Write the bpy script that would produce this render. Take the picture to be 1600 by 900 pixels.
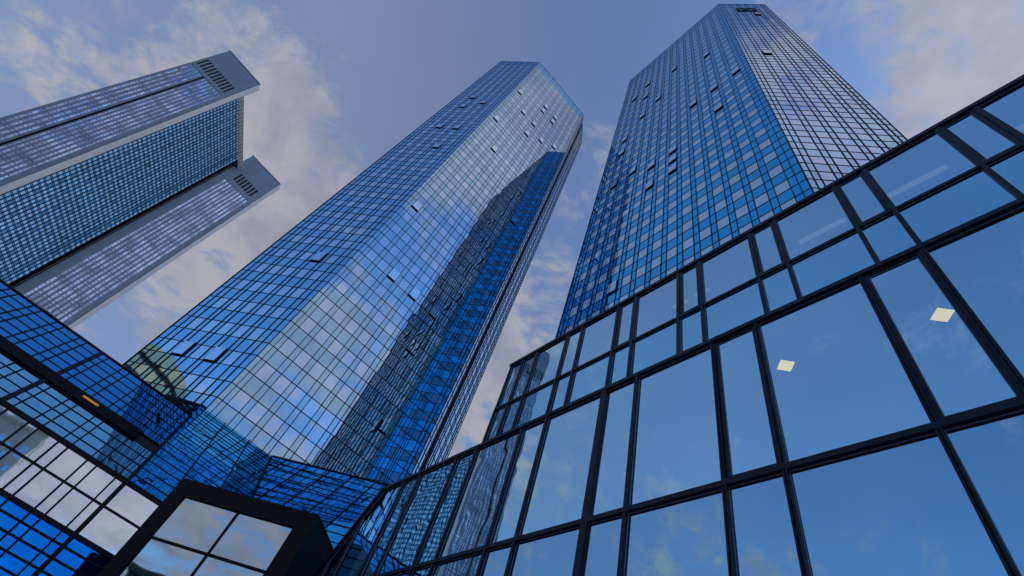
import bpy, math, random
from mathutils import Vector, Matrix

random.seed(7)
for o in list(bpy.data.objects):
    bpy.data.objects.remove(o)
SC = bpy.context.scene
COL = SC.collection
EYE = 1.6                       # eye height above the plaza

# ------------------------------------------------------------------ camera
CAMROT = Matrix(((0.91269343, -0.31875912, 0.25570165),
                 (-0.40864497, -0.71193671, 0.57110018),
                 (0.0, -0.62573057, -0.78003927))).transposed()
cam_d = bpy.data.cameras.new('camera')
cam_d.sensor_width = 36.0
cam_d.lens = 784.0 / 1600.0 * 36.0
cam_d.clip_start = 0.1
cam_d.clip_end = 6000.0
cam = bpy.data.objects.new('camera', cam_d)
COL.objects.link(cam)
cam.matrix_world = Matrix.Translation((0, 0, EYE)) @ CAMROT.to_4x4()
SC.camera = cam

# ------------------------------------------------------------------ sky
SUN_AZ, SUN_EL = 85.0, 32.0     # compass angle from +Y towards +X
W = bpy.data.worlds.new('World')
SC.world = W
W.use_nodes = True
nt = W.node_tree
nt.nodes.clear()
N = nt.nodes.new
L = nt.links.new


def vmath(op, a, b=None):
    n = N('ShaderNodeVectorMath'); n.operation = op
    for i, v in enumerate((a, b)):
        if v is None: continue
        if isinstance(v, (tuple, list)): n.inputs[i].default_value = v
        else: L(v, n.inputs[i])
    return n


def fmath(op, a, b=None, clamp=False):
    n = N('ShaderNodeMath'); n.operation = op; n.use_clamp = clamp
    for i, v in enumerate((a, b)):
        if v is None: continue
        if isinstance(v, (int, float)): n.inputs[i].default_value = v
        else: L(v, n.inputs[i])
    return n.outputs[0]


def smooth(v, a, b, c=0.0, d=1.0):
    n = N('ShaderNodeMapRange'); n.interpolation_type = 'SMOOTHSTEP'
    L(v, n.inputs[0])
    for i, x in enumerate((a, b, c, d)): n.inputs[i + 1].default_value = x
    return n.outputs[0]


out = N('ShaderNodeOutputWorld')
bg = N('ShaderNodeBackground')
bg.inputs['Strength'].default_value = 0.10
L(bg.outputs[0], out.inputs[0])
sky = N('ShaderNodeTexSky')
sky.sky_type = 'NISHITA'
sky.sun_disc = False
sky.sun_elevation = math.radians(SUN_EL)
sky.sun_rotation = math.radians(SUN_AZ)
sky.air_density = 1.0
sky.dust_density = 1.2
sky.ozone_density = 2.0
SKYTINT = (1.10, 1.42, 1.74, 1)
tint = N('ShaderNodeMix'); tint.data_type = 'RGBA'; tint.blend_type = 'MULTIPLY'
tint.inputs[0].default_value = 1.0
L(sky.outputs[0], tint.inputs[6]); tint.inputs[7].default_value = SKYTINT

tc = N('ShaderNodeTexCoord')
DIR = tc.outputs['Generated']
sep = N('ShaderNodeSeparateXYZ'); L(DIR, sep.inputs[0])
zc = fmath('ADD', fmath('MAXIMUM', sep.outputs[2], 0.0), 0.22)
inv = fmath('DIVIDE', 1.0, zc)
cmb = N('ShaderNodeCombineXYZ')
L(fmath('MULTIPLY', sep.outputs[0], inv), cmb.inputs[0])
L(fmath('MULTIPLY', sep.outputs[1], inv), cmb.inputs[1])
cmb.inputs[2].default_value = 0.37
P = cmb.outputs[0]


def noise(vec, scale, det, rough, dist=0.0, off=(0, 0, 0), stretch=(1, 1, 1), rz=0.0):
    m = N('ShaderNodeMapping')
    m.inputs['Location'].default_value = off
    m.inputs['Rotation'].default_value = (0, 0, rz)
    m.inputs['Scale'].default_value = stretch
    L(vec, m.inputs[0])
    n = N('ShaderNodeTexNoise')
    n.inputs['Scale'].default_value = scale
    n.inputs['Detail'].default_value = det
    n.inputs['Roughness'].default_value = rough
    n.inputs['Distortion'].default_value = dist
    L(m.outputs[0], n.inputs['Vector'])
    return n.outputs[0]


big = noise(P, 3.6, 10.0, 0.6, 0.3, (3.1, 1.7, 0), (1.0, 1.25, 1), 0.5)
fine = noise(P, 13.0, 10.0, 0.66, 0.5, (0.3, 4.4, 0), (0.75, 1.2, 1), 0.9)
dens = fmath('ADD', fmath('MULTIPLY', big, 0.58), fmath('MULTIPLY', fine, 0.42))


def azel(a, e):
    a, e = math.radians(a), math.radians(e)
    return (math.sin(a) * math.cos(e), math.cos(a) * math.cos(e), math.sin(e))


# (azimuth, elevation, reach, weight): banks of cloud (+) and open sky (-)
BANKS = [
    (-40, 34, 0.34, 0.135), (-38, 46, 0.22, 0.10), (-48, 50, 0.16, 0.07), (-38, 25, 0.12, -0.10),
    (-62, 36, 0.30, -0.03), (-52, 62, 0.26, -0.10), (-20, 77, 0.22, -0.12),
    (86, 63, 0.26, 0.10), (98, 62, 0.2, 0.03), (78, 70, 0.07, -0.12), (60, 66, 0.12, -0.04), (10, 66, 0.14, 0.06), (-52, 40, .16, .03), (3, 40, 0.26, 0.13),
    (5, 53, 0.12, 0.03), (152, 68, 0.24, 0.20), (151, 49, 0.10, -0.12), (149, 38, 0.18, 0.06), (150, 25, 0.30, 0.02),
    (160, 12, 0.4, 0.18), (158, 76, 0.14, 0.0), (-100, 50, 0.5, -0.085), (-92, 74, 0.3, -0.18), (-76, 31, 0.2, 0.10),
    (-110, 30, 0.3, 0.0), (-124, 16, 0.35, 0.12), (45, 32, 0.5, -0.20), (168, 36, .35, .08), (-66, 70, 0.2, -0.12),
]
for a, e, r, w in BANKS:
    if not w: continue
    c_ = azel(a, e)
    d_ = vmath('DISTANCE', DIR, c_)
    dens = fmath('ADD', dens, smooth(d_.outputs['Value'], 0.0, r * 1.5, w, 0.0))
cover = smooth(dens, 0.49, 0.635)
# thin veil over the left and lower sky
veil_n = noise(P, 1.3, 5.0, 0.5, 0.2, (7.0, 2.0, 0))
veil = smooth(vmath('DISTANCE', DIR, azel(-58, 40)).outputs['Value'], 0.15, 0.95, 0.62, 0.12)
veil2 = smooth(vmath('DISTANCE', DIR, azel(-108, 62)).outputs['Value'], 0.05, 0.55, 0.25, 0.0)
veil = fmath('MAXIMUM', veil, veil2)
veil = fmath('MAXIMUM', veil, smooth(vmath('DISTANCE', DIR, azel(44, 32)).outputs['Value'], 0.25, 0.6, 0.55, 0.0))
veil = fmath('MULTIPLY', veil, smooth(veil_n, 0.25, 0.7, 0.65, 1.0))
cmask = fmath('SUBTRACT', 1.0, fmath('MULTIPLY', fmath('SUBTRACT', 1.0, fmath('MULTIPLY', cover, 0.9)), fmath('SUBTRACT', 1.0, veil)))
shade = noise(P, 6.0, 9.0, 0.6, 0.3, (1.0, 9.0, 0))
ccol = N('ShaderNodeMix'); ccol.data_type = 'RGBA'
L(smooth(shade, 0.33, 0.62), ccol.inputs[0])
ccol.inputs[6].default_value = (2.9, 3.05, 3.9, 1)
ccol.inputs[7].default_value = (4.15, 4.08, 4.6, 1)
vcol = N('ShaderNodeMix'); vcol.data_type = 'RGBA'
L(cover, vcol.inputs[0]); vcol.inputs[6].default_value = (2.7, 3.2, 4.7, 1)
L(ccol.outputs[2], vcol.inputs[7])
fin = N('ShaderNodeMix'); fin.data_type = 'RGBA'
L(cmask, fin.inputs[0]); L(tint.outputs[2], fin.inputs[6]); L(vcol.outputs[2], fin.inputs[7])
glow = smooth(vmath('DISTANCE', DIR, azel(152, 48)).outputs['Value'], 0.2, 0.95, 1.38, 1.0)
gl = N('ShaderNodeVectorMath'); gl.operation = 'SCALE'
glow = fmath('MULTIPLY', glow, smooth(vmath('DISTANCE', DIR, azel(-106, 46)).outputs['Value'], 0.25, 0.8, 1.17, 1.0))
L(fin.outputs[2], gl.inputs[0]); L(glow, gl.inputs['Scale'])
L(gl.outputs[0], bg.inputs['Color'])

# ------------------------------------------------------------------ sun
sd = bpy.data.lights.new('sun', 'SUN')
sd.energy = 1.0
sd.angle = math.radians(10)
sd.color = (1.0, 0.95, 0.88)
sun = bpy.data.objects.new('sun', sd)
COL.objects.link(sun)
sun.rotation_euler = Vector(azel(SUN_AZ, SUN_EL)).to_track_quat('Z', 'Y').to_euler()
sun.location = (60, 10, 200)

SC.view_settings.view_transform = 'Standard'
SC.view_settings.look = 'None'
SC.view_settings.gamma = 1.0
SC.view_settings.exposure = 0.0
SC.view_settings.use_curve_mapping = False
SC.render.engine = 'CYCLES'
SC.cycles.max_bounces = 10
SC.cycles.glossy_bounces = 6
SC.cycles.transparent_max_bounces = 8


# ------------------------------------------------------------------ materials
def mat_nodes(name):
    m = bpy.data.materials.new(name)
    m.use_nodes = True
    t = m.node_tree
    t.nodes.clear()
    return m, t


def glass(name, col, rough=0.025, wave=0.004, wscale=0.45, wave2=0.0, trans=0.0, tcol=(0.5, 0.7, 0.9), var=0.06, diff=0.0, dcol=(.5, .5, .5)):
    """coated sun-protection glass: tinted mirror with slightly uneven panes"""
    m, t = mat_nodes(name)
    n = t.nodes.new; l = t.links.new
    o = n('ShaderNodeOutputMaterial')
    b = n('ShaderNodeBsdfPrincipled')
    b.inputs['Metallic'].default_value = 1.0
    b.inputs['Roughness'].default_value = rough
    tcd = n('ShaderNodeTexCoord')
    no = n('ShaderNodeTexNoise'); no.inputs['Scale'].default_value = wscale; no.inputs['Detail'].default_value = 1.5
    l(tcd.outputs['Object'], no.inputs['Vector'])
    bu = n('ShaderNodeBump'); bu.inputs['Strength'].default_value = 1.0; bu.inputs['Distance'].default_value = wave
    l(no.outputs[0], bu.inputs['Height'])
    last = bu
    if wave2:
        no2 = n('ShaderNodeTexNoise'); no2.inputs['Scale'].default_value = wscale * 4.2; no2.inputs['Detail'].default_value = 0.5
        l(tcd.outputs['Object'], no2.inputs['Vector'])
        b2 = n('ShaderNodeBump'); b2.inputs['Distance'].default_value = wave2
        l(no2.outputs[0], b2.inputs['Height']); l(bu.outputs[0], b2.inputs['Normal'])
        last = b2
    l(last.outputs[0], b.inputs['Normal'])
    # uneven tint and a film of dirt
    nv = n('ShaderNodeTexNoise'); nv.inputs['Scale'].default_value = 0.23; nv.inputs['Detail'].default_value = 6
    l(tcd.outputs['Object'], nv.inputs['Vector'])
    mr = n('ShaderNodeMapRange'); l(nv.outputs[0], mr.inputs[0])
    mr.inputs[1].default_value = .3; mr.inputs[2].default_value = .7
    mr.inputs[3].default_value = 1 - var; mr.inputs[4].default_value = 1 + var
    mx = n('ShaderNodeVectorMath'); mx.operation = 'SCALE'; mx.inputs[0].default_value = col[:3]
    l(mr.outputs[0], mx.inputs['Scale'])
    l(mx.outputs[0], b.inputs['Base Color'])
    sh = b.outputs[0]
    if diff:
        d = n('ShaderNodeBsdfDiffuse'); d.inputs[0].default_value = (*dcol, 1)
        a = n('ShaderNodeMixShader'); a.inputs[0].default_value = diff
        l(sh, a.inputs[1]); l(d.outputs[0], a.inputs[2]); sh = a.outputs[0]
    if trans:
        tr = n('ShaderNodeBsdfTransparent'); tr.inputs[0].default_value = (*tcol, 1)
        a = n('ShaderNodeMixShader'); a.inputs[0].default_value = trans
        l(sh, a.inputs[1]); l(tr.outputs[0], a.inputs[2]); sh = a.outputs[0]
    l(sh, o.inputs[0])
    return m


def solid(name, col, rough=0.5, metal=0.0, var=0.12, scale=0.6, bump=0.0, spec=0.5, streak=False):
    m, t = mat_nodes(name)
    n = t.nodes.new; l = t.links.new
    o = n('ShaderNodeOutputMaterial')
    b = n('ShaderNodeBsdfPrincipled')
    b.inputs['Metallic'].default_value = metal
    b.inputs['Specular IOR Level'].default_value = spec
    tcd = n('ShaderNodeTexCoord')
    mp = n('ShaderNodeMapping'); l(tcd.outputs['Object'], mp.inputs[0])
    if streak: mp.inputs['Scale'].default_value = (1, 1, .12)
    no = n('ShaderNodeTexNoise'); no.inputs['Scale'].default_value = scale; no.inputs['Detail'].default_value = 8
    no.inputs['Roughness'].default_value = .6
    l(mp.outputs[0], no.inputs['Vector'])
    mr = n('ShaderNodeMapRange'); l(no.outputs[0], mr.inputs[0])
    mr.inputs[1].default_value = .3; mr.inputs[2].default_value = .7
    mr.inputs[3].default_value = 1 - var; mr.inputs[4].default_value = 1 + var
    mx = n('ShaderNodeVectorMath'); mx.operation = 'SCALE'; mx.inputs[0].default_value = col[:3]
    l(mr.outputs[0], mx.inputs['Scale']); l(mx.outputs[0], b.inputs['Base Color'])
    rr = n('ShaderNodeMapRange'); l(no.outputs[0], rr.inputs[0])
    rr.inputs[3].default_value = max(0, rough - .1); rr.inputs[4].default_value = rough + .1
    l(rr.outputs[0], b.inputs['Roughness'])
    if bump:
        bu = n('ShaderNodeBump'); bu.inputs['Distance'].default_value = bump
        l(no.outputs[0], bu.inputs['Height']); l(bu.outputs[0], b.inputs['Normal'])
    l(b.outputs[0], o.inputs[0])
    return m


def lamp(name, col, strength):
    m, t = mat_nodes(name)
    o = t.nodes.new('ShaderNodeOutputMaterial')
    e = t.nodes.new('ShaderNodeEmission')
    e.inputs[0].default_value = (*col, 1); e.inputs[1].default_value = strength
    t.links.new(e.outputs[0], o.inputs[0])
    return m


M = dict(
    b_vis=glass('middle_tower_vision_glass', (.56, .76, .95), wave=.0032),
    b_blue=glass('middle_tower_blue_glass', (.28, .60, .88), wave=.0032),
    b_pv=glass('middle_tower_vision_glass_dimmed', (.46, .62, .82), wave=.0032),  # vision glass copy, dimmed so the mirrored tower reads darker
    b_blue_cloud=glass('middle_tower_blue_glass_cloud_tint', (.33, .54, .72), wave=.0032),  # copy of the blue glass with cloud reflection put into its tint
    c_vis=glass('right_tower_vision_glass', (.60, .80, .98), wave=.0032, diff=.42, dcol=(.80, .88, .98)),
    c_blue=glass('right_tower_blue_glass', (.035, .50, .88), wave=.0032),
    c_dim=glass('right_tower_vision_glass_darkened', (.14, .28, .40), wave=.0032),  # vision glass copy for the rear faces, darkened for its mirror image
    c_dv=glass('right_tower_vision_glass_reflection_tint', (.38, .54, .80), wave=.0032),  # vision glass copy for the diagonal face, reflected tone in the colour
    c_blue_cloud=glass('right_tower_blue_glass_cloud_tint', (.30, .52, .82), wave=.0032),  # blue glass again, whitened in colour for the cloud the diagonal face mirrors
    crown=glass('crown_glass', (.07, .46, .90), wave=.003),
    r_glass=glass('office_glass', (.52, .83, 1.0), rough=.012, wave=.0075, wscale=.5, wave2=.0006, trans=.14, tcol=(.9, .88, .8)),
    r_span=glass('office_spandrel_glass', (.34, .68, .85), rough=.02, wave=.0075, wscale=.5, wave2=.0006),
    r_low=glass('office_lower_glass', (.32, .56, .71), rough=.015, wave=.0075, wscale=.5, wave2=.0006, trans=.05),
    f_deep=glass('podium_deep_blue_glass', (.03, .38, .90), wave=.003, wave2=.0008),
    f_light=glass('podium_light_blue_glass', (.34, .78, 1.0), wave=.003, wave2=.0008),
    f_az=glass('podium_azure_glass', (.03, .50, 1.0), wave=.006, wave2=.0015),
    f_white=glass('podium_silver_glass', (.76, .80, .84), wave=.006, wave2=.001),
    f_royal=glass('podium_royal_blue_glass', (.006, .25, .97), wave=.003),
    lantern=glass('lantern_glass', (.45, .53, .58), wave=.006, wscale=.5),
    t_pane=glass('slab_window_glass', (.38, .50, .72), wave=.006, var=.55),
    t_glass=glass('curtain_wall_glass', (.36, .54, .64), wave=.003, var=.12),
    t_span=glass('curtain_wall_spandrel', (.11, .28, .40), wave=.004, var=.2),
    frame=solid('dark_mullion_metal', (.002, .008, .018), .45, .0, .2, 1.5, spec=.15),
    r_frame=solid('navy_frame_metal', (.003, .010, .024), .4, .0, .6, 5.0, spec=.25, streak=True),
    bead=solid('pale_glazing_seal', (.16, .24, .38), .5),
    core=solid('dark_core', (.012, .016, .024), .8),
    black=solid('black_brown_metal', (.009, .007, .009), .5, .0, .3, 1.2, spec=.12),
    bar=solid('black_louvre', (.003, .004, .007), .6, spec=.1),
    grey=solid('grey_aluminium_cladding', (.115, .16, .255), .55, .0, .10, .25, streak=True),
    pale=solid('pale_edge_panel', (.25, .265, .32), .55, .0, .1, .3, streak=True),
    soffit=solid('grey_brown_soffit', (.10, .10, .12), .7),
    stone=solid('beige_stone', (.44, .38, .25), .8, 0, .15, .2, .01),
    dkgreen=solid('dark_green_facade', (.012, .03, .032), .5),
    white=solid('white_render', (.62, .63, .62), .8),
    bgwin=glass('background_window_glass', (.30, .55, .85), wave=.004),
    interior=solid('office_interior', (.05, .055, .07), .9),
    paving=solid('granite_paving', (.17, .165, .16), .75, 0, .2, .8, .01),
    lamp=lamp('ceiling_panel_light', (1.0, .80, .22), 4.4),
    tube=lamp('tube_light', (.85, .9, 1.0), 0.4),
    amber=lamp('amber_strip_light', (1.0, .50, .10), .34),
)


# ------------------------------------------------------------------ geometry helpers
class MB:
    """collects faces in world metres relative to the eye (z 0 = eye height)"""
    def __init__(s): s.v = []; s.f = []; s.mi = []

    def poly(s, pts, mi=0):
        b = len(s.v); s.v += [tuple(p) for p in pts]; s.f.append(tuple(range(b, b + len(pts)))); s.mi.append(mi)

    def box(s, p, a, b, c, mi=0):
        """corner p and three edge vectors"""
        p, a, b, c = map(Vector, (p, a, b, c))
        if a.cross(b).dot(c) < 0: a, b = b, a
        q = [p, p + a, p + a + b, p + b, p + c, p + a + c, p + a + b + c, p + b + c]
        k = len(s.v); s.v += [tuple(x) for x in q]
        for f in ((3, 2, 1, 0), (4, 5, 6, 7), (0, 1, 5, 4), (1, 2, 6, 5), (2, 3, 7, 6), (3, 0, 4, 7)):
            s.f.append(tuple(k + i for i in f)); s.mi.append(mi)

    def prism(s, pts, z0, z1, mi=0):
        n = len(pts)
        s.poly([(p[0], p[1], z1) for p in pts], mi)
        s.poly([(p[0], p[1], z0) for p in reversed(pts)], mi)
        for i in range(n):
            a, b = pts[i], pts[(i + 1) % n]
            s.poly([(a[0], a[1], z0), (b[0], b[1], z0), (b[0], b[1], z1), (a[0], a[1], z1)], mi)

    def merge(s, o):
        k = len(s.v); s.v += o.v; s.f += [tuple(i + k for i in f) for f in o.f]; s.mi += o.mi

    def build(s, name, mats, parent=None, kind=None, label=None, base=None):
        if not isinstance(mats, (list, tuple)): mats = [mats]
        off = Vector(base) if base is not None else (Vector(parent['_base']) if parent is not None else Vector((0, 0, 0)))
        me = bpy.data.meshes.new(name)
        me.from_pydata([(v[0] - off[0], v[1] - off[1], v[2] + EYE - off[2]) for v in s.v], [], s.f)
        for m in mats: me.materials.append(m)
        if len(mats) > 1: me.polygons.foreach_set('material_index', s.mi)
        me.update()
        o = bpy.data.objects.new(name, me); COL.objects.link(o)
        if parent is not None: o.parent = parent
        else: o.location = off
        o['_base'] = tuple(off)
        if kind: o['kind'] = kind
        if label: o['label'] = label
        return o


def thing(name, label, cat, base, group=None):
    o = bpy.data.objects.new(name, None); COL.objects.link(o)
    o.empty_display_size = 1
    o.location = base
    o['_base'] = tuple(base)
    o['label'] = label; o['category'] = cat
    if group: o['group'] = group
    return o


def tag(o, label, cat, group=None):
    o['label'] = label; o['category'] = cat
    if group: o['group'] = group
    return o


def D(a):
    a = math.radians(a); return Vector((math.sin(a), math.cos(a), 0))


RI = CAMROT.transposed()


def px(p):
    v = RI @ Vector(p)
    if v.z > -0.01: return None
    return (800 + v.x / -v.z * 784, 450 - v.y / -v.z * 784)


def inside(p, poly):
    x, y = p; r = False; n = len(poly)
    for i in range(n):
        x1, y1 = poly[i]; x2, y2 = poly[(i + 1) % n]
        if (y1 > y) != (y2 > y) and x < (x2 - x1) * (y - y1) / (y2 - y1) + x1: r = not r
    return r


NEAR_A = [(613, 762), (757, 693), (800, 572), (1600, 120), (1700, 120), (1700, 1000), (440, 1000)]
NEAR_B = [(-50, 400), (208, 580), (318, 632), (426, 714), (618, 757), (500, 1000), (-50, 1000)]


def shown(pts, nrm, block=()):
    """how many photo pixels a part covers (only used to decide which repeats become parts)"""
    q = [px(p) for p in pts]
    if any(k is None for k in q): return 0
    c = sum((Vector(p) for p in pts), Vector((0, 0, 0))) / len(pts)
    if nrm is not None and Vector(nrm).dot(c) > 0: return 0
    cx = sum(k[0] for k in q) / len(q); cy = sum(k[1] for k in q) / len(q)
    if not (0 <= cx <= 1600 and 0 <= cy <= 900): return 0
    if any(inside((cx, cy), b) for b in block): return 0
    a = 0
    for i in range(len(q)):
        x1, y1 = q[i]; x2, y2 = q[(i + 1) % len(q)]; a += x1 * y2 - x2 * y1
    return abs(a) / 2


class Bag:
    """repeats of one part: the 100 that show largest become parts, the others one mesh"""
    def __init__(s, name, rest, mats): s.name, s.rest, s.mats, s.items = name, rest, mats, []

    def add(s, score, mb): s.items.append((score, mb))

    def build(s, parent, limit=100):
        it = sorted(s.items, key=lambda t: -t[0])
        top = [i for i in it[:limit] if i[0] > 0]
        rest = it[len(top):]
        for sc_, mb in top: mb.build(s.name, s.mats, parent)
        if rest:
            m = MB()
            for _, mb in rest: m.merge(mb)
            m.build(s.rest, s.mats, parent, kind='stuff')


def clip(poly, lines):
    """keep the side of each directed (s,t) line that lies to its left"""
    for (ax, ay), (bx, by) in lines:
        res = []
        for i in range(len(poly)):
            p, q = poly[i], poly[(i + 1) % len(poly)]
            dp = (bx - ax) * (p[1] - ay) - (by - ay) * (p[0] - ax)
            dq = (bx - ax) * (q[1] - ay) - (by - ay) * (q[0] - ax)
            if dp >= 0: res.append(p)
            if (dp >= 0) != (dq >= 0):
                k = dp / (dp - dq); res.append((p[0] + (q[0] - p[0]) * k, p[1] + (q[1] - p[1]) * k))
        poly = res
        if len(poly) < 3: return None
    return poly


class Face:
    """a plane of glazing: origin o, unit vectors h (along) and u (up), outward normal n"""
    def __init__(s, o, h, u, block=()):
        s.o, s.h, s.u = Vector(o), Vector(h).normalized(), Vector(u).normalized()
        s.n = s.h.cross(s.u).normalized(); s.block = block

    def at(s, a, t, d=0.0): return s.o + s.h * a + s.u * t + s.n * d

    def pane(s, bag, a0, a1, t0, t1, mi, tilt=.0016, lines=(), d=0.0):
        poly = [(a0, t0), (a1, t0), (a1, t1), (a0, t1)]
        if lines:
            poly = clip(poly, lines)
            if not poly: return None
        kx, ky = random.gauss(0, tilt), random.gauss(0, tilt)
        ca, ct = (a0 + a1) / 2, (t0 + t1) / 2
        pts = [s.at(a, t, d + (a - ca) * kx + (t - ct) * ky) for a, t in poly]
        mb = MB(); mb.poly(pts, mi)
        bag.add(shown(pts, s.n, s.block), mb)
        return mb

    def bar(s, a0, a1, t0, t1, d0, d1):
        mb = MB(); mb.box(s.at(a0, t0, d0), s.h * (a1 - a0), s.u * (t1 - t0), s.n * (d1 - d0)); return mb


UP = Vector((0, 0, 1))
WIDE, NARR = 1.22, .61
FLOOR = 3.55


def tower(root, poly, top, base_z, mats, block, opens, crown, pale=(), alt={}):
    """mirror-glass tower: every face a grid of wide and narrow panes, two rows a floor"""
    panes = Bag('window_pane', 'window_panes', mats)
    mulls = Bag('mullion', 'mullions', M['frame'])
    trans = Bag('transom', 'transoms', M['frame'])
    n = len(poly)
    rows = []
    k = int((top - base_z) / (FLOOR / 2)) + 1
    z = top; r = 0
    while z > base_z + .5:
        z2 = z - FLOOR / 2
        rows.append((max(z2, base_z), z, r)); z = z2; r += 1
    ring = {}
    for i in range(n):
        a, b = Vector(poly[i]), Vector(poly[(i + 1) % n])
        d = (b - a); w = d.length
        f = Face((a.x, a.y, 0), (d / w).to_3d(), UP, block)
        if w < 4: xs = [(0, w / 2, 'n'), (w / 2, w, 'n')]
        else:
            m = int((w - 1.0) // (WIDE + NARR)); rem = (w - (m * (WIDE + NARR) - NARR)) / 4
            if rem > .62: rem = .62 if rem < .8 else rem
            e0 = (w - (m * (WIDE + NARR) - NARR)) / 2
            xs = [(0, e0 / 2, 'n'), (e0 / 2, e0, 'n')]
            x = e0
            for j in range(m):
                xs.append((x, x + WIDE, 'w')); x += WIDE
                if j < m - 1: xs.append((x, x + NARR, 'n')); x += NARR
            xs += [(x, x + e0 / 2, 'n'), (x + e0 / 2, w, 'n')]
        todo = []
        for (os_, oz) in opens.get(i, []):
            best = min([(abs((c[0] + c[1]) / 2 - os_), ci) for ci, c in enumerate(xs) if c[2] == 'w'])[1]
            br = min([(abs((q[0] + q[1]) / 2 - oz), ri) for ri, q in enumerate(rows) if q[2] % 2 == 1])[1]
            todo.append((best, br))
        for ci, (x0, x1, kind) in enumerate(xs):
            for ri, (z0, z1, rr) in enumerate(rows):
                if (ci, ri) in todo: continue
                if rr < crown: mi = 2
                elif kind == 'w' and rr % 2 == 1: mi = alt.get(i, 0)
                else: mi = 3 if i in pale else 1  # faces in this list carry reflected cloud in their pane colour
                f.pane(panes, x0, x1, z0, z1, mi)
            if ci:
                mb = f.bar(x0 - .034, x0 + .034, base_z, top, -.03, .065)
                sc = 0
                for zz in range(int(base_z), int(top), 12):
                    sc += shown([f.at(x0 - .05, zz), f.at(x0 + .05, zz), f.at(x0 + .05, zz + 12), f.at(x0 - .05, zz + 12)], f.n, block)
                mulls.add(sc, mb)
        for (ci, ri) in todo:
            x0, x1 = xs[ci][:2]; z0, z1 = rows[ri][:2]
            ow = MB(); dd = .17
            for (a0, a1, c0, c1) in ((x0 - .02, x0 + .07, z0 - .02, z1), (x1 - .07, x1 + .02, z0 - .02, z1), (x0 + .07, x1 - .07, z0 - .02, z0 + .08), (x0 + .07, x1 - .07, z1 - .08, z1)):
                ow.merge(f.bar(a0, a1, c0, c1, -.1, dd))
            sash = ow.build('open_window', M['frame'], root)
            pn = MB(); pn.box(f.at(x0 + .04, z0 + .05, dd), f.h * (x1 - x0 - .08), UP * (z1 - z0 - .08), f.n * .03)
            pn.build('pane', mats[0], sash, base=root['_base'])
            
        for ri, (z0, z1, rr) in enumerate(rows):
            mb = f.bar(0, w, z1 - .034, z1 + .034, -.03, .032)
            if ri not in ring: ring[ri] = [0, MB()]
            ring[ri][1].merge(mb)
            ring[ri][0] += shown([f.at(0, z1 - .03), f.at(w, z1 - .03), f.at(w, z1 + .03), f.at(0, z1 + .03)], f.n, ())
        # corner post
        mb = MB(); mb.box(f.at(-.05, base_z, -.05), f.h * .1, UP * (top - base_z), f.n * .12); mulls.add(1, mb)
    for ri in ring: trans.add(*ring[ri])
    panes.build(root); mulls.build(root); trans.build(root)
    c = sum((Vector(p) for p in poly), Vector((0, 0))) / n
    ins = []
    for p in poly:
        v = Vector(p) - c; ins.append(c + v * (1 - .35 / v.length))
    m = MB(); m.prism(ins, base_z, top - .2); m.build('wall', M['core'], root)
    m = MB()
    m.prism([c + (Vector(p) - c) * 1.002 for p in poly], top, top + .35)
    m.build('roof', M['frame'], root)


# ------------------------------------------------------------------ ground
g = MB()
g.poly([(-1500, -1500, -EYE), (1500, -1500, -EYE), (1500, 1500, -EYE), (-1500, 1500, -EYE)])
go = g.build('ground', M['paving']); go['kind'] = 'structure'

# ------------------------------------------------------------------ middle tower
TOP = 153.4
P1 = Vector((-30.358, 46.239)); P2 = Vector((-19.482, 42.144)); P3 = Vector((-1.7, 50.66))


def d2(a, r=1.0):
    v = D(a); return Vector((v.x, v.y)) * r


e = (P3 - P2).normalized(); w_ = Vector((-e.y, e.x))
P3a = P3 + d2(19.9, 1.7)
P3b = P3a + d2(-70, .35)
P3c = P3b + d2(19.9, 1.1)
P3d = P3c + d2(110, .4)
P4 = P3d + d2(19.9, 5.9)
P5 = P4 + d2(-25.4, 27.0)
P6 = P5 + d2(-70, 9.0)
P7 = P6 + d2(-115.5, 19.8)
P0 = P1 - d2(154.6, 24.0)
tB = thing('glass_tower', 'middle mirror-glass tower whose broad face reflects clouds and the dark neighbouring tower', 'skyscraper', (-19, 52, 0), 'twin glass skyscrapers')
openB = {0: [(11.62 - 7.82, 115.7), (11.62 - 4.15, 112.3), (11.62 - 7.82, 108.9), (11.62 - 7.9, 95.3), (11.62 - 4.15, 95.2), (11.62 - 4.1, 84.5), (11.62 - 4.2, 43.2), (11.62 - 7.4, 25.4), (11.62 - 3.7, 25.6)],
         1: [(1.8, 127.5), (5.4, 117.5), (1.8, 103.6), (9.1, 131.5), (9.1, 127.9), (12.8, 131.5), (12.8, 128.4), (9.0, 117.8), (9.0, 111.0), (12.7, 114.6), (16.3, 118.2), (5.4, 93.5), (1.8, 62.4), (5.4, 48.8), (9.0, 48.9), (16.4, 79.9), (12.6, 49.1), (12.6, 42.4), (14.5, 30.9)]}
tower(tB, [P1, P2, P3, P3a, P3b, P3c, P3d, P4, P5, P6, P7, P0], TOP, -EYE, [M['b_vis'], M['b_blue'], M['crown'], M['b_blue_cloud'], M['b_pv']], (NEAR_A, NEAR_B), openB, 2, (1, 2, 3, 4, 5, 6, 7), {k: 4 for k in range(1, 8)})

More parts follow.
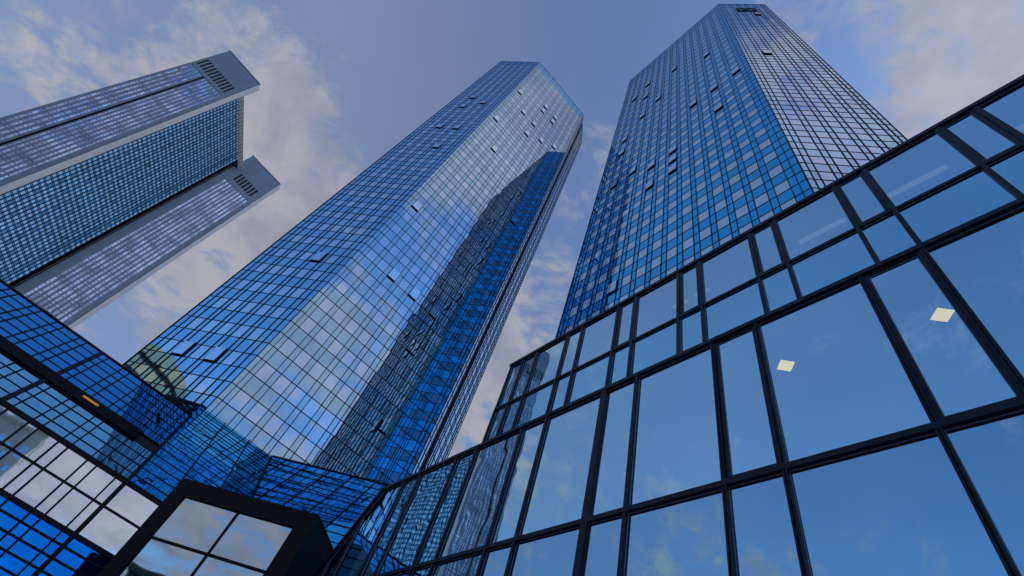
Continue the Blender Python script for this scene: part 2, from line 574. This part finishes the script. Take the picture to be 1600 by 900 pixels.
# ------------------------------------------------------------------ right tower
Q0 = Vector((6.615, 36.623)); Q1 = Vector((18.367, 11.650)); Q2 = Vector((28.476, 7.850))
Q3 = Vector((46.573, 16.366)); Q4 = Vector((50.299, 26.715)); Q5 = Vector((38.548, 51.688)); Q6 = Vector((28.211, 55.451)); Q7 = Vector((10.085, 46.998))
tC = thing('glass_tower', 'right-hand glass tower with rows of pale panes on blue and an emblem near its roof', 'skyscraper', (28, 32, 0), 'twin glass skyscrapers')
WC = (Q1 - Q0).length
openC = {0: [(WC + a, b) for a, b in ((-5.71, 111.5), (-13.09, 123.6), (-1.96, 88.0), (-20.25, 127.9), (-16.66, 107.0), (-9.31, 88.0), (-20.36, 119.7), (-24.0, 126.9), (-5.63, 88.0), (-5.64, 77.8), (-20.39, 103.2), (-24.07, 99.1), (-23.98, 91.8), (-20.24, 77.7), (-16.53, 73.8), (-13.0, 74.4), (-12.98, 70.7), (-12.93, 63.8), (-16.64, 64.1), (-23.87, 77.6), (-23.97, 74.7), (-19.91, 45.6))],
         1: [(3.7, 94.8), (7.4, 136.3)]}
tower(tC, [Q0, Q1, Q2, Q3, Q4, Q5, Q6, Q7], TOP, -EYE, [M['c_vis'], M['c_blue'], M['crown'], M['c_blue_cloud'], M['c_dim'], M['c_dv']], (NEAR_A, NEAR_B), openC, 4, (1,), {1: 5, 4: 4, 5: 4, 6: 4, 7: 4})
# emblem: square ring with a rising stroke
fe = Face((Q1.x, Q1.y, 0), (Q2 - Q1).to_3d(), UP)
em = MB()
cs, cz, hw, hz_ = 5.5, 143.3, 2.1, 2.3
for a0, a1, t0, t1 in ((cs - hw, cs + hw, cz + hz_ - .55, cz + hz_), (cs - hw, cs + hw, cz - hz_, cz - hz_ + .55), (cs - hw, cs - hw + .55, cz - hz_ + .55, cz + hz_ - .55), (cs + hw - .55, cs + hw, cz - hz_ + .55, cz + hz_ - .55)):
    em.merge(fe.bar(a0, a1, t0, t1, .04, .14))
em.box(fe.at(cs - .95, cz - 1.05, .08), fe.h * .6, fe.h * 1.3 + UP * 2.1, fe.n * .06)
em.build('emblem', M['bar'], tC)

# ------------------------------------------------------------------ distant slab tower
tA = thing('slab_tower', 'grey skyscraper at upper left with two louvre-topped slab fins beside blue glass', 'skyscraper', (-138, 118, 0))
ZT = 184.4
S1 = Vector((-143.9, 95.41, 0)); S1b = S1 + D(58) * 15.9
Gd = D(-2)
G0 = S1b + Gd * 2.3
wins = Bag('window', 'windows', M['t_pane'])
piers = Bag('pier', 'piers', M['grey'])
louv = []


def slab(o, width, wl, wr, ncols, slot, zwin, zl0, zl1, lous, l0, l1, zb, thick=2.2):
    f = Face(o, D(58), UP, (NEAR_B,))
    core = MB()
    a = Vector(o) + Vector((0, 0, zb)) - f.n * .35
    core.box(a, f.h * width, Gd * thick, UP * (ZT - zb - .02)); core.build('slab_core', M['core'], tA)
    # side panels and cap
    cap = MB()
    cap.merge(f.bar(0, width, zl1, ZT, -.4, .0))
    cap.merge(f.bar(0, width, zwin, zl0, -.4, .0))
    step = (l1 - l0) / lous
    cap.merge(f.bar(0, l0, zl0, zl1, -.4, 0)); cap.merge(f.bar(l1, width, zl0, zl1, -.4, 0))
    for i in range(lous):
        cap.merge(f.bar(l0 + i * step + step * .60, l0 + (i + 1) * step, zl0, zl1, -.4, -.002))
    # panel joints on the cap
    cp = cap.build('cap', M['grey'], tA)
    j = MB()
    for k in range(1, 5): j.merge(f.bar(0, width, zl1 + (ZT - zl1) * k / 5 - .03, zl1 + (ZT - zl1) * k / 5 + .03, .002, .02))
    for k in range(1, 5): j.merge(f.bar(width * k / 5 - .04, width * k / 5 + .04, zl1, ZT, .002, .018))
    j.build('panel_joint', M['soffit'], cp, base=tA['_base'])
    rim = MB(); rim.merge(f.bar(-.1, width + .1, ZT, ZT + .5, -.8, .15)); rim.build('roof_rim', M['grey'], tA)
    # window field
    piers.add(60, f.bar(0, wl, zb, zwin, -.35, 0))
    piers.add(60, f.bar(wr, width, zb, zwin, -.35, 0))
    segs = []
    if slot:
        nl = 4; segs = [(wl, slot[0], nl), (slot[1], wr, ncols - nl)]
        sl = f.bar(slot[0], slot[1], zb, zwin + 1.0, -.3, -.2); sl.build('dark_slot', M['bar'], tA)
        piers.add(50, f.bar(slot[0] - .2, slot[0], zb, zwin, -.35, .05)); piers.add(50, f.bar(slot[1], slot[1] + .2, zb, zwin, -.35, .05))
    else: segs = [(wl, wr, ncols)]
    for a0, a1, nc in segs:
        cw = (a1 - a0) / nc
        for c_i in range(nc):
            x0 = a0 + c_i * cw
            piers.add(40, f.bar(x0 + cw * .56, x0 + cw, zb, zwin, -.3, .0))
            z = zwin - .2
            while z > zb + 4:
                f.pane(wins, x0, x0 + cw * .56, z - 2.25, z, 0, .006, d=-.22)
                f.pane(wins, x0, x0 + cw * .56, z - 3.42, z - 2.45, 0, .006, d=-.22)
                z -= 3.6
    # pale edge strip facing right
    e_ = MB(); p = Vector(o) + f.h * width + Vector((0, 0, zb))
    e_.box(p, Gd * thick, -f.h * .3, UP * (ZT - zb - .1)); e_.build('edge_panel', M['pale'], tA)
    return f


slab(S1, 15.9, .7, 15.0, 11, (6.0, 6.7), 163.6, 165.4, 171.6, 11, .7, 14.4, -EYE, 2.3)
S2 = Vector((-133.9, 139.3, 0))
slab(S2, 16.75, 2.8, 15.6, 9, None, 163.8, 166.2, 172.0, 7, 4.2, 14.6, -EYE, 2.3)
wins.build(tA); piers.build(tA)
# glass wall between the slabs
gf = Face(G0, Gd, UP, (NEAR_B,))
# normal must look towards +x
gp = Bag('curtain_wall_pane', 'curtain_wall_panes', [M['t_glass'], M['t_span'], M['bar']])
gm = Bag('curtain_wall_mullion', 'curtain_wall_mullions', M['frame'])
gt = Bag('curtain_wall_transom', 'curtain_wall_transoms', M['frame'])
GW = 28.3; nc = 22; cw = GW / nc; ZG = 171.5
for i in range(nc):
    z = ZG; r = 0
    while z > -EYE:
        h_ = (1.15, .55, 1.35, .55)[r % 4]
        if i in (19,): mi = 1
        else: mi = (0, 1, 0, 1)[r % 4]
        if i % 3 == 2 and r % 4 == 2: mi = 1
        gf.pane(gp, i * cw, (i + 1) * cw, z - h_, z, mi, .0015)
        if i == 0:
            gt.add(100 - abs(r - 60) * .1, gf.bar(0, GW, z - .06, z + .06, .0, .05))
        z -= h_; r += 1
    for dx in (0, .22): gm.add(40, gf.bar(i * cw - .04 + dx, i * cw + .04 + dx, -EYE, ZG, -.02, .08))
gp.build(tA); gm.build(tA); gt.build(tA)
m = MB(); m.merge(gf.bar(0, GW, -EYE, ZG, -.5, -.08)); m.merge(gf.bar(GW, GW + 6.0, -EYE, 173, -3.2, -2.6)); m.build('glass_wall_core', M['core'], tA)
m = MB()
for k in range(3): m.merge(gf.bar(GW + .4 + k * .9, GW + .55 + k * .9, -EYE, 171, -2.6, -1.6 + .5 * k))
m.build('recess_fin', M['frame'], tA)
m = MB(); b0 = gf.at(0, 0, -.5)
m.prism([(b0.x, b0.y), (b0.x - 1, b0.y + GW), (b0.x - 18, b0.y + 20), (b0.x - 14, b0.y - 6)][::1], -EYE, ZG - 1)
m.build('body', M['core'], tA)
m = MB(); m.merge(gf.bar(.2, 33.2, ZG + .1, ZG + 3.4, -7, -.1)); so = m.build('roof_band', M['soffit'], tA)
m = MB()
for k in range(1, 18): m.merge(gf.bar(.2 + k * 1.8, .3 + k * 1.8, ZG + .2, ZG + 3.4, -.098, -.02))
m.build('band_joint', M['bar'], so, base=tA['_base'])

# ------------------------------------------------------------------ podium with sloping glass
K = 1.95
h1 = D(64.4); n1o = Vector((h1.y, -h1.x, 0))
sl1 = math.radians(48.76)
V0 = Vector((-8.316, 17.518, 5.55)) * K
A0 = Vector((-6.79, 23.12, 10.6)) * K
u1 = (-n1o * math.cos(sl1) + UP * math.sin(sl1)).normalized()
tF = thing('glass_podium', 'low blue glass podium at lower left with sloping glazing and a black louvre bar', 'podium building', (-20, 36, 0))
fS = Face(V0, h1, u1)
fV = Face(Vector((V0.x, V0.y, 0)), h1, UP)
FM = [M['f_deep'], M['f_light'], M['f_az'], M['f_white'], M['f_royal']]
pp = Bag('window_pane', 'window_panes', FM)
pm = Bag('mullion', 'mullions', M['frame'])
pt = Bag('transom', 'transoms', M['frame'])


def tz(z): return (z - 5.55) * K / math.sin(sl1)


mull = []
x = 0.0
for k in range(-22, 1):
    base = k * .925
    mull += [base, base - .30]
mull = sorted(set(round(v, 3) for v in mull if -13 < v <= 0.0))
heavy = (0.0, -4.01 + .0)
rowsS = [5.55 + i * .372 for i in range(5)] + [7.47 + i * .37 for i in range(7)]
bnd = list(mull)
for i in range(len(bnd) - 1):
    for j in range(len(rowsS) - 1):
        z0, z1 = rowsS[j], rowsS[j + 1]
        if abs(z0 - rowsS[4]) < .01: continue
        fS.pane(pp, bnd[i] * K, bnd[i + 1] * K, tz(z0), tz(z1), 0 if z0 > 7.2 else 1, .0012)
for v in bnd:
    hv = abs(v) < .01 or abs(v + 4.0) < .1 or abs(v + 8.3) < .12
    w = .12 if hv else .04
    pm.add(100, fS.bar(v * K - w, v * K + w, tz(5.55), tz(9.69), -.02, .05 + (.05 if hv else 0)))
for z in rowsS:
    pt.add(100, fS.bar(-13 * K, 0, tz(z) - .032, tz(z) + .032, -.02, .03))
# F2: wide bays up to the tower corner and the hip
rows2 = [5.55 + i * .372 for i in range(15)]; rows2[-1] = 10.62
c2 = [0, .62, 1.27, 2.55, 3.85]
for i in range(4):
    for j in range(14):
        fS.pane(pp, c2[i] * K, c2[i + 1] * K, tz(rows2[j]), tz(rows2[j + 1]), 2, .004)
for v in (1.27, 2.55, 3.85): pm.add(90, fS.bar(v * K - .05, v * K + .05, tz(5.55), tz(10.62), -.02, .05))
for z in rows2: pt.add(90, fS.bar(0.07, 3.85 * K, tz(z) - .028, tz(z) + .028, -.02, .03))
pt.add(100, fS.bar(0, 3.85 * K, tz(10.62), tz(10.62) + .12, -.1, .08))
pt.add(100, fS.bar(-13 * K, 0, tz(9.69), tz(9.69) + .11, -.1, .08))
# F3
h3 = D(109.5); n3o = Vector((h3.y, -h3.x, 0)); sl3 = math.radians(58)
u3 = (-n3o * math.cos(sl3) + UP * math.sin(sl3)).normalized()
f3 = Face(A0, h3, u3)


def t3(z): return (z - 10.6) * K / math.sin(sl3)


hip = [((1.56 * K, t3(8.05)), (0, t3(10.6)))]     # keep what lies right of the hip
hip = [((0, t3(10.6)), (1.56 * K, t3(8.05)))]
rows3 = [10.6 - .412 * i for i in range(15)]
c3 = [-.3, .75, 1.85, 2.95, 4.05, 5.15, 6.25, 7.35, 8.45, 9.5]
for i in range(len(c3) - 1):
    for j in range(14):
        f3.pane(pp, c3[i] * K, c3[i + 1] * K, t3(rows3[j + 1]), t3(rows3[j]), 2, .004, lines=hip)


def hipx(z): return (10.6 - z) * 1.56 / 2.55


for v in c3[1:]:
    zt = 10.6
    lo = max(4.83, 10.6 - v * 2.55 / 1.56)
    pm.add(80, f3.bar(v * K - .045, v * K + .045, t3(lo), t3(zt), -.02, .05))
for z in rows3:
    pt.add(80, f3.bar(hipx(z) * K, 9.5 * K, t3(z) - .028, t3(z) + .028, -.02, .03))
pt.add(100, f3.bar(0, 9.5 * K, 0, .12, -.1, .07))
# hip cover
hp = MB(); a_ = f3.at(0, 0, 0); b_ = f3.at(hipx(4.83) * K, t3(4.83), 0)
hp.box(a_ - h3 * .07 + n3o * .02, h3 * .14, b_ - a_, n3o * .12); pm.add(100, hp)
# vertical glazing below
zr = [5.55, 4.75, 3.85, 3.53, 3.21, 2.89, 2.57, 2.25, 1.6, .8, 0, -.82]
vm = [v for v in mull if v > -13] + [1.25, 2.55, 3.85]
for i in range(len(vm) - 1):
    for j in range(len(zr) - 1):
        fV.pane(pp, vm[i] * K, vm[i + 1] * K, zr[j + 1] * K, zr[j] * K, 3 if j < 2 else 4, .002)
for v in vm:
    hv = abs(v) < .01 or abs(v + 4.0) < .1
    w = .13 if hv else .05
    pm.add(100, fV.bar(v * K - w, v * K + w, -.82 * K, 5.55 * K, -.02, .14))
for j, z in enumerate(zr):
    w = .11 if j in (0, 2) else .045
    pt.add(100, fV.bar(-13 * K, 3.85 * K, z * K - w, z * K + w, -.02, .11 if w < .1 else .17))
# lower wall under F3
bb = f3.at(hipx(4.83) * K, t3(4.83), 0)
f4 = Face((bb.x, bb.y, 0), h3, UP)
for i in range(8):
    for j in range(6):
        f4.pane(pp, i * 2.1, (i + 1) * 2.1, -EYE + j * 1.85, -EYE + (j + 1) * 1.85, 4, .002)
    pm.add(10, f4.bar(i * 2.1 - .05, i * 2.1 + .05, -EYE, 4.83 * K, -.02, .1))
# small slope tucked in at the tower corner
tri = MB()
T1 = Vector((-10.22, 21.64, 10.62)) * K; T2 = Vector((-11.98, 22.01, 10.6)) * K; T3 = Vector((-11.05, 20.3, 9.78)) * K; T4 = Vector((-9.84, 20.93, 9.80)) * K
tri.poly([T4, T1, T2, T3], 2); pp.add(300, tri)
tb = MB()
for k in range(1, 4):
    a_ = T3.lerp(T2, k / 4); b_ = T4.lerp(T1, k / 4); tb.box(a_, b_ - a_, Vector((0, 0, .06)), (T2 - T3).normalized() * .06)
tb.box(T2, T1 - T2, Vector((0, 0, .16)), Vector((0, -.1, 0))); pt.add(100, tb)
pp.build(tF); pm.build(tF); pt.build(tF)
lb = fS.bar(-13 * K, -.75 * K, tz(7.04), tz(7.47), -.25, .16).build('louvre_bar', M['bar'], tF)
fS.bar(-2.92 * K, -2.36 * K, tz(7.24), tz(7.31), .16, .2).build('strip_light', M['amber'], lb, base=tF['_base'])
m = MB()
m.merge(fV.bar(-13 * K, 3.8 * K, -EYE, 5.5 * K, -.6, -.1))
m.merge(fS.bar(-13 * K, 0, tz(5.6), tz(9.66), -.6, -.1)); m.merge(fS.bar(0, 3.85 * K, tz(5.6), tz(10.6), -.6, -.1))
m.poly([f3.at(.1, -.1, -.3), f3.at(hipx(4.9) * K + .1, t3(4.9), -.3), f3.at(9.5 * K, t3(4.9), -.3), f3.at(9.5 * K, -.1, -.3)])
m.merge(f4.bar(0, 16, -EYE, 4.8 * K, -.5, -.1))
m.build('wall', M['core'], tF)
m = MB()
r0 = fS.at(-13 * K, tz(9.69)); r1 = fS.at(-1.5 * K, tz(9.69)); 
m.poly([r0, r1, r1 - n1o * 8, r0 - n1o * 30])
ra = f3.at(0, 0); rb = f3.at(9.5 * K, 0); m.poly([ra, rb, rb - n3o * 14, ra - n3o * 6])
m.build('roof', M['soffit'], tF)

# ------------------------------------------------------------------ black framed lantern
KB = 2.6
tL = thing('entrance_lantern', 'black framed glass box standing at the bottom edge before the blue podium', 'glazed entrance box', (-7, 25, 0))
fb = Face((-10.33, 25.73, 0), h3, UP)
WB, HB = 7.13, 9.24
m = MB()
m.merge(fb.bar(0, .70, -EYE, HB, -2.95, .0)); m.merge(fb.bar(WB - .78, WB, -EYE, HB, -2.95, .0)); m.merge(fb.bar(.70, WB - .78, HB - .74, HB, -2.95, .0))
m.merge(fb.bar(.70, WB - .78, -EYE, HB - .74, -2.95, -2.6))
m.build('frame', M['black'], tL)
zs = [HB - .74, 6.62, 4.72, 2.8, .9, -EYE]; xs = [.70, 3.56, WB - .78]
gb = Bag('window_pane', 'window_panes', M['lantern'])
for i in range(2):
    for j in range(5): fb.pane(gb, xs[i], xs[i + 1], zs[j + 1], zs[j], 0, .004, d=-.12)
gb.build(tL)
fb.bar(3.53, 3.59, -EYE, zs[0], -.12, -.05).build('mullion', M['black'], tL)
for z in zs[1:-1]: fb.bar(.70, WB - .78, z - .04, z + .04, -.12, -.04).build('transom', M['black'], tL)

# ------------------------------------------------------------------ near office building
hR = D(154.6); nR = Vector((-hR.y, hR.x, 0))            # nR points away from the camera
fR = Face(nR * 8.0, hR, UP)
tR = thing('office_building', 'near glass office facade filling the lower right with thick navy frames', 'office building', (6, -2, 0))
Z1, Z2, Z3, Z4, Z5 = 14.78, 12.33, 10.62, 6.43, 2.23
RM = [M['r_glass'], M['r_span'], M['r_low']]
slant = [((-20.15, 10.62), (-22.5, 7.2)), ((-22.5, 7.2), (-24.6, 2.0))]
wn = []


def rwin(a0, a1, t0, t1, mi, wl, wr, wb, wt, sash=False, lines=()):
    """one window of the facade: seal ring (part) and its pane (sub-part)"""
    x0, x1, z0, z1 = a0 + wl, a1 - wr, t0 + wb, t1 - wt
    if sash:
        sf = MB(); sw = .085
        for q in ((x0 - .01, x0 + sw, z0 - .01, z1 + .01), (x1 - sw, x1 + .01, z0 - .01, z1 + .01), (x0 + sw, x1 - sw, z0 - .01, z0 + sw), (x0 + sw, x1 - sw, z1 - sw, z1 + .01)):
            sf.merge(fR.bar(*q, -.03, .05))
        bk = sw
        x0 += bk; x1 -= bk; z0 += bk; z1 -= bk
    b = .016
    fr = MB()
    if lines:
        poly = clip([(x0, z0), (x1, z0), (x1, z1), (x0, z1)], lines)
        if not poly: return
    else:
        poly = [(x0, z0), (x1, z0), (x1, z1), (x0, z1)]
        for q in ((x0, x0 + b, z0, z1), (x1 - b, x1, z0, z1), (x0 + b, x1 - b, z0, z0 + b), (x0 + b, x1 - b, z1 - b, z1)):
            fr.merge(fR.bar(*q, -.02, .012))
    if not fr.v:
        for i in range(len(poly)):
            p, q = poly[i], poly[(i + 1) % len(poly)]
            v = Vector((q[0] - p[0], q[1] - p[1]))
            if v.length < .05: continue
            v3 = hR * v.x + UP * v.y; w3 = v3.normalized().cross(fR.n) * -b
            fr.box(fR.at(p[0], p[1], -.02), v3, w3, fR.n * .032)
    win = fr.build('window', M['bead'], tR)
    kx, ky = random.gauss(0, .0011), random.gauss(0, .0011)
    ca, ct = (x0 + x1) / 2, (z0 + z1) / 2
    mb = MB(); mb.poly([fR.at(a, t, (a - ca) * kx + (t - ct) * ky) for a, t in poly])
    mb.build('pane', RM[mi], win, base=tR['_base'])
    if sash: sf.build('sash', M['r_frame'], win, base=tR['_base'])


def rbar(name, a0, a1, t0, t1, d1=.12): fR.bar(a0, a1, t0, t1, -.12, d1).build(name, M['r_frame'], tR)


# upper two rows
up = [-13.62, -12.88, -12.05]
x = -10.4
while x < 9: up += [x, x + .79]; x += 2.475
for i in range(len(up) - 1):
    a0, a1 = up[i], up[i + 1]
    narrow = (a1 - a0) < 1.0 and i != 0
    rwin(a0, a1, Z2, Z1, 0, .05, .05, .04, .05, sash=narrow and a0 > -9)
    rwin(a0, a1, Z3, Z2, 1, .04, .04, .06, .04)
for i, v in enumerate(up):
    w = .054 if i else .045
    rbar('mullion', v - w, v + w, Z2, Z1, .075)
    w = .045
    rbar('mullion', v - w, v + w, Z3, Z2, .09)
# main rows
lo = [-23.6, -22.15, -21.0]
x = -18.58
while x < 10: lo += [x, x + 1.17]; x += 3.535
sashed = (-4.5, -.95, 2.6)
ZZ = [Z3, Z4, Z5, -EYE]
for j in range(3):
    for i in range(len(lo) - 1):
        a0, a1 = lo[i], lo[i + 1]
        nar = (a1 - a0) < 1.3 and any(abs(a0 - q) < .15 for q in sashed) and j == 0
        ln = slant if a0 < -18.7 else ()
        rwin(a0, a1, ZZ[j + 1], ZZ[j], 2 if j else 0, .045, .045, .055, .06, sash=nar, lines=ln)
for v in lo:
    zt = Z3
    if v < -20.2: zt = 7.2 + (v + 22.5) * 3.42 / 2.35 if v > -22.5 else 7.2 + (v + 22.5) * 2.5
    if zt < -1: continue
    w = .05
    if abs(v + 7.97) < .1: w = .10
    rbar('mullion', v - w, v + w, -EYE, zt, .09)
    if v > -12:
        for jz in (Z3 - .38, Z4 + .34, Z4 - .36):
            if jz < zt: fR.bar(v - w - .001, v + w + .001, jz, jz + .010, .05, .0925).build('frame_joint', M['bar'], tR)
    if v > -5:
        fR.bar(v - .012, v + .012, -EYE, zt, .09, .098).build('mullion_groove', M['bar'], tR)
rbar('transom', -20.2, 11, Z3 - .062, Z3 + .062, .11)
rbar('transom', -23.0, 11, Z4 - .058, Z4 + .058, .10)
rbar('transom', -24.2, 11, Z5 - .065, Z5 + .065, .12)
rbar('transom', -13.68, 11, Z2 - .042, Z2 + .042, .07)
fR.bar(-13.72, 11, Z1 - .05, Z1 + .09, -.5, .10).build('parapet', M['r_frame'], tR)
for (p, q) in slant:
    sb = MB(); v3 = hR * (q[0] - p[0]) + UP * (q[1] - p[1]); w3 = v3.normalized().cross(fR.n) * .13
    sb.box(fR.at(p[0], p[1], -.3), v3, w3, fR.n * .46); sb.build('end_trim', M['r_frame'], tR)
for (zz, hh, dd_) in ((Z3, .062, .11), (Z4, .058, .10)):
    for v in lo[5:]:
        fR.bar(v + .16, v + .168, zz - hh - .001, zz + hh + .001, .05, dd_ + .0025).build('frame_joint', M['bar'], tR)
# body behind the glass
m = MB()
m.merge(fR.bar(-13.6, 11, Z3, Z1 - .07, -7, -4.2)); m.merge(fR.bar(-19.8, 11, -EYE, Z3 - .1, -7, -4.2))
m.merge(fR.bar(-13.6, -13.5, Z3, Z1 - .07, -7, -.15))
m.merge(fR.bar(-19.8, -19.7, -EYE, Z3 - .1, -7, -1.2))
m.merge(fR.bar(10.9, 11, -EYE, Z1 - .07, -7, -.15))
m.build('wall', M['interior'], tR)
for z in (Z1 - .3, Z3 - .3, Z4 - .3, Z5 - .3):
    m = fR.bar(-13.45 if z > Z3 else -19.6, 10.9, z, z + .22, -4.2, -.16); m.build('ceiling', M['interior'], tR)
m = MB(); m.merge(fR.bar(-13.6, 11, Z1 - .045, Z1 + .08, -7, -.5)); m.merge(fR.bar(-20.1, -13.6, Z3 - .1, Z3 + .05, -7, -.12)); m.build('roof', M['soffit'], tR)

# ceiling lights seen through the glass
for cx, cd, lab in ((-3.28, 1.19, 'square cream ceiling light glowing behind a broad pane'), (-.08, 1.43, 'square cream ceiling light glowing behind a narrow framed pane')):
    base = fR.at(cx, Z3 - .42, -cd)
    t = thing('ceiling_light', lab, 'ceiling light', (base.x, base.y, base.z + EYE), 'square ceiling lights')
    mb = MB(); a_ = D(109.6) * .31; b_ = D(19.6) * .31
    mb.box(base - a_ * .5 - b_ * .5, a_, b_, UP * .02); mb.build('diffuser', M['lamp'], t)
    mb = MB(); mb.box(base - a_ * .54 - b_ * .54 + UP * .02, a_ * 1.08, b_ * 1.08, UP * .06); mb.build('housing', M['bead'], t)
tubes = [(-6.19, -5.65), (-5.35, -4.85), (-1.95, -.68), (.36, 1.72), (2.9, 4.1)]
tl = ['short tube light ending at a top-row mullion, leftmost of the tube lights', 'short tube light behind a narrow top-row pane', 'pale tube light behind the broad top-row pane below the right tower corner', 'long pale tube light behind the second broad top-row pane from the right', 'pale tube light in the top row, cut by the right edge of the view']
for (a, b), lab in zip(tubes, tl):
    base = fR.at(a, Z1 - .55, -.75)
    t = thing('tube_light', lab, 'ceiling light', (base.x, base.y, base.z + EYE), 'tube lights in the top row')
    fR.bar(a, b, Z1 - .55, Z1 - .50, -.82, -.70).build('tube', M['tube'], t)
    fR.bar(a - .03, b + .03, Z1 - .49, Z1 - .42, -.84, -.68).build('housing', M['bead'], t)

# ------------------------------------------------------------------ buildings behind the camera that the glass reflects
def arc(cx, cy, r, a0, a1, n): return [(cx + r * math.cos(math.radians(a0 + (a1 - a0) * i / n)), cy + r * math.sin(math.radians(a0 + (a1 - a0) * i / n))) for i in range(n + 1)]


tG = thing('stone_office', 'beige round-cornered stone office mirrored at the foot of the middle tower', 'office building', (-420, -55, 0))
def outline(g): return arc(-400, -55, 48 + g, -100, 80, 30) + [(-470, -12 + g), (-470, -98 - g)]
m = MB(); m.prism(outline(-.8), -EYE, 180); m.build('wall', M['core'], tG)
z = -EYE
while z < 168:
    m = MB(); m.prism(outline(0), z, z + 8.5); m.build('stone_band', M['stone'], tG)
    m = MB(); m.prism(outline(-1.5), z + 8.5, z + 12.0); m.build('window_band', M['bar'], tG)
    z += 12.0
m = MB(); m.prism(outline(1.5), z, z + 10); m.build('cornice', M['stone'], tG)


def block(name, lab, cat, cx, cy, wx, wy, h, az, wall, win, fl=3.4, bay=3.0):
    t = thing(name, lab, cat, (cx, cy, 0))
    hx = D(az); hy = D(az - 90)
    c0 = Vector((cx, cy, -EYE)) - hx * wx / 2 - hy * wy / 2
    m = MB(); m.box(c0, hx * wx, hy * wy, UP * h); m.build('wall', wall, t)
    bag = Bag('window', 'windows', win)
    for side in range(4):
        if side == 0: f = Face(c0, hx, UP); w = wx
        elif side == 1: f = Face(c0 + hx * wx, hy, UP); w = wy
        elif side == 2: f = Face(c0 + hx * wx + hy * wy, -hx, UP); w = wx
        else: f = Face(c0 + hy * wy, -hy, UP); w = wy
        n_ = int(w / bay)
        for i in range(n_):
            for j in range(int(h / fl) - 1):
                bag.add(0, f.bar((i + .18) * w / n_, (i + .82) * w / n_, 1.2 + j * fl, 1.2 + j * fl + fl * .58, .02, .06))
    bag.build(t)
    m = MB(); m.box(c0 - hx * .3 - hy * .3 + UP * h, hx * (wx + .6), hy * (wy + .6), UP * .8); m.build('roof', wall, t)


block('office_block', 'white office block with blue windows mirrored in the silver band of the podium', 'office block', 6, -88, 26, 22, 42, 70, M['white'], M['bgwin'], 3.0, 1.9)
block('office_block', 'dark green building mirrored in the glass of the black framed box', 'office block', -60, -11, 9, 9, 18.5, 45, M['dkgreen'], M['bgwin'])

for o in bpy.data.objects:
    if '_base' in o: del o['_base']
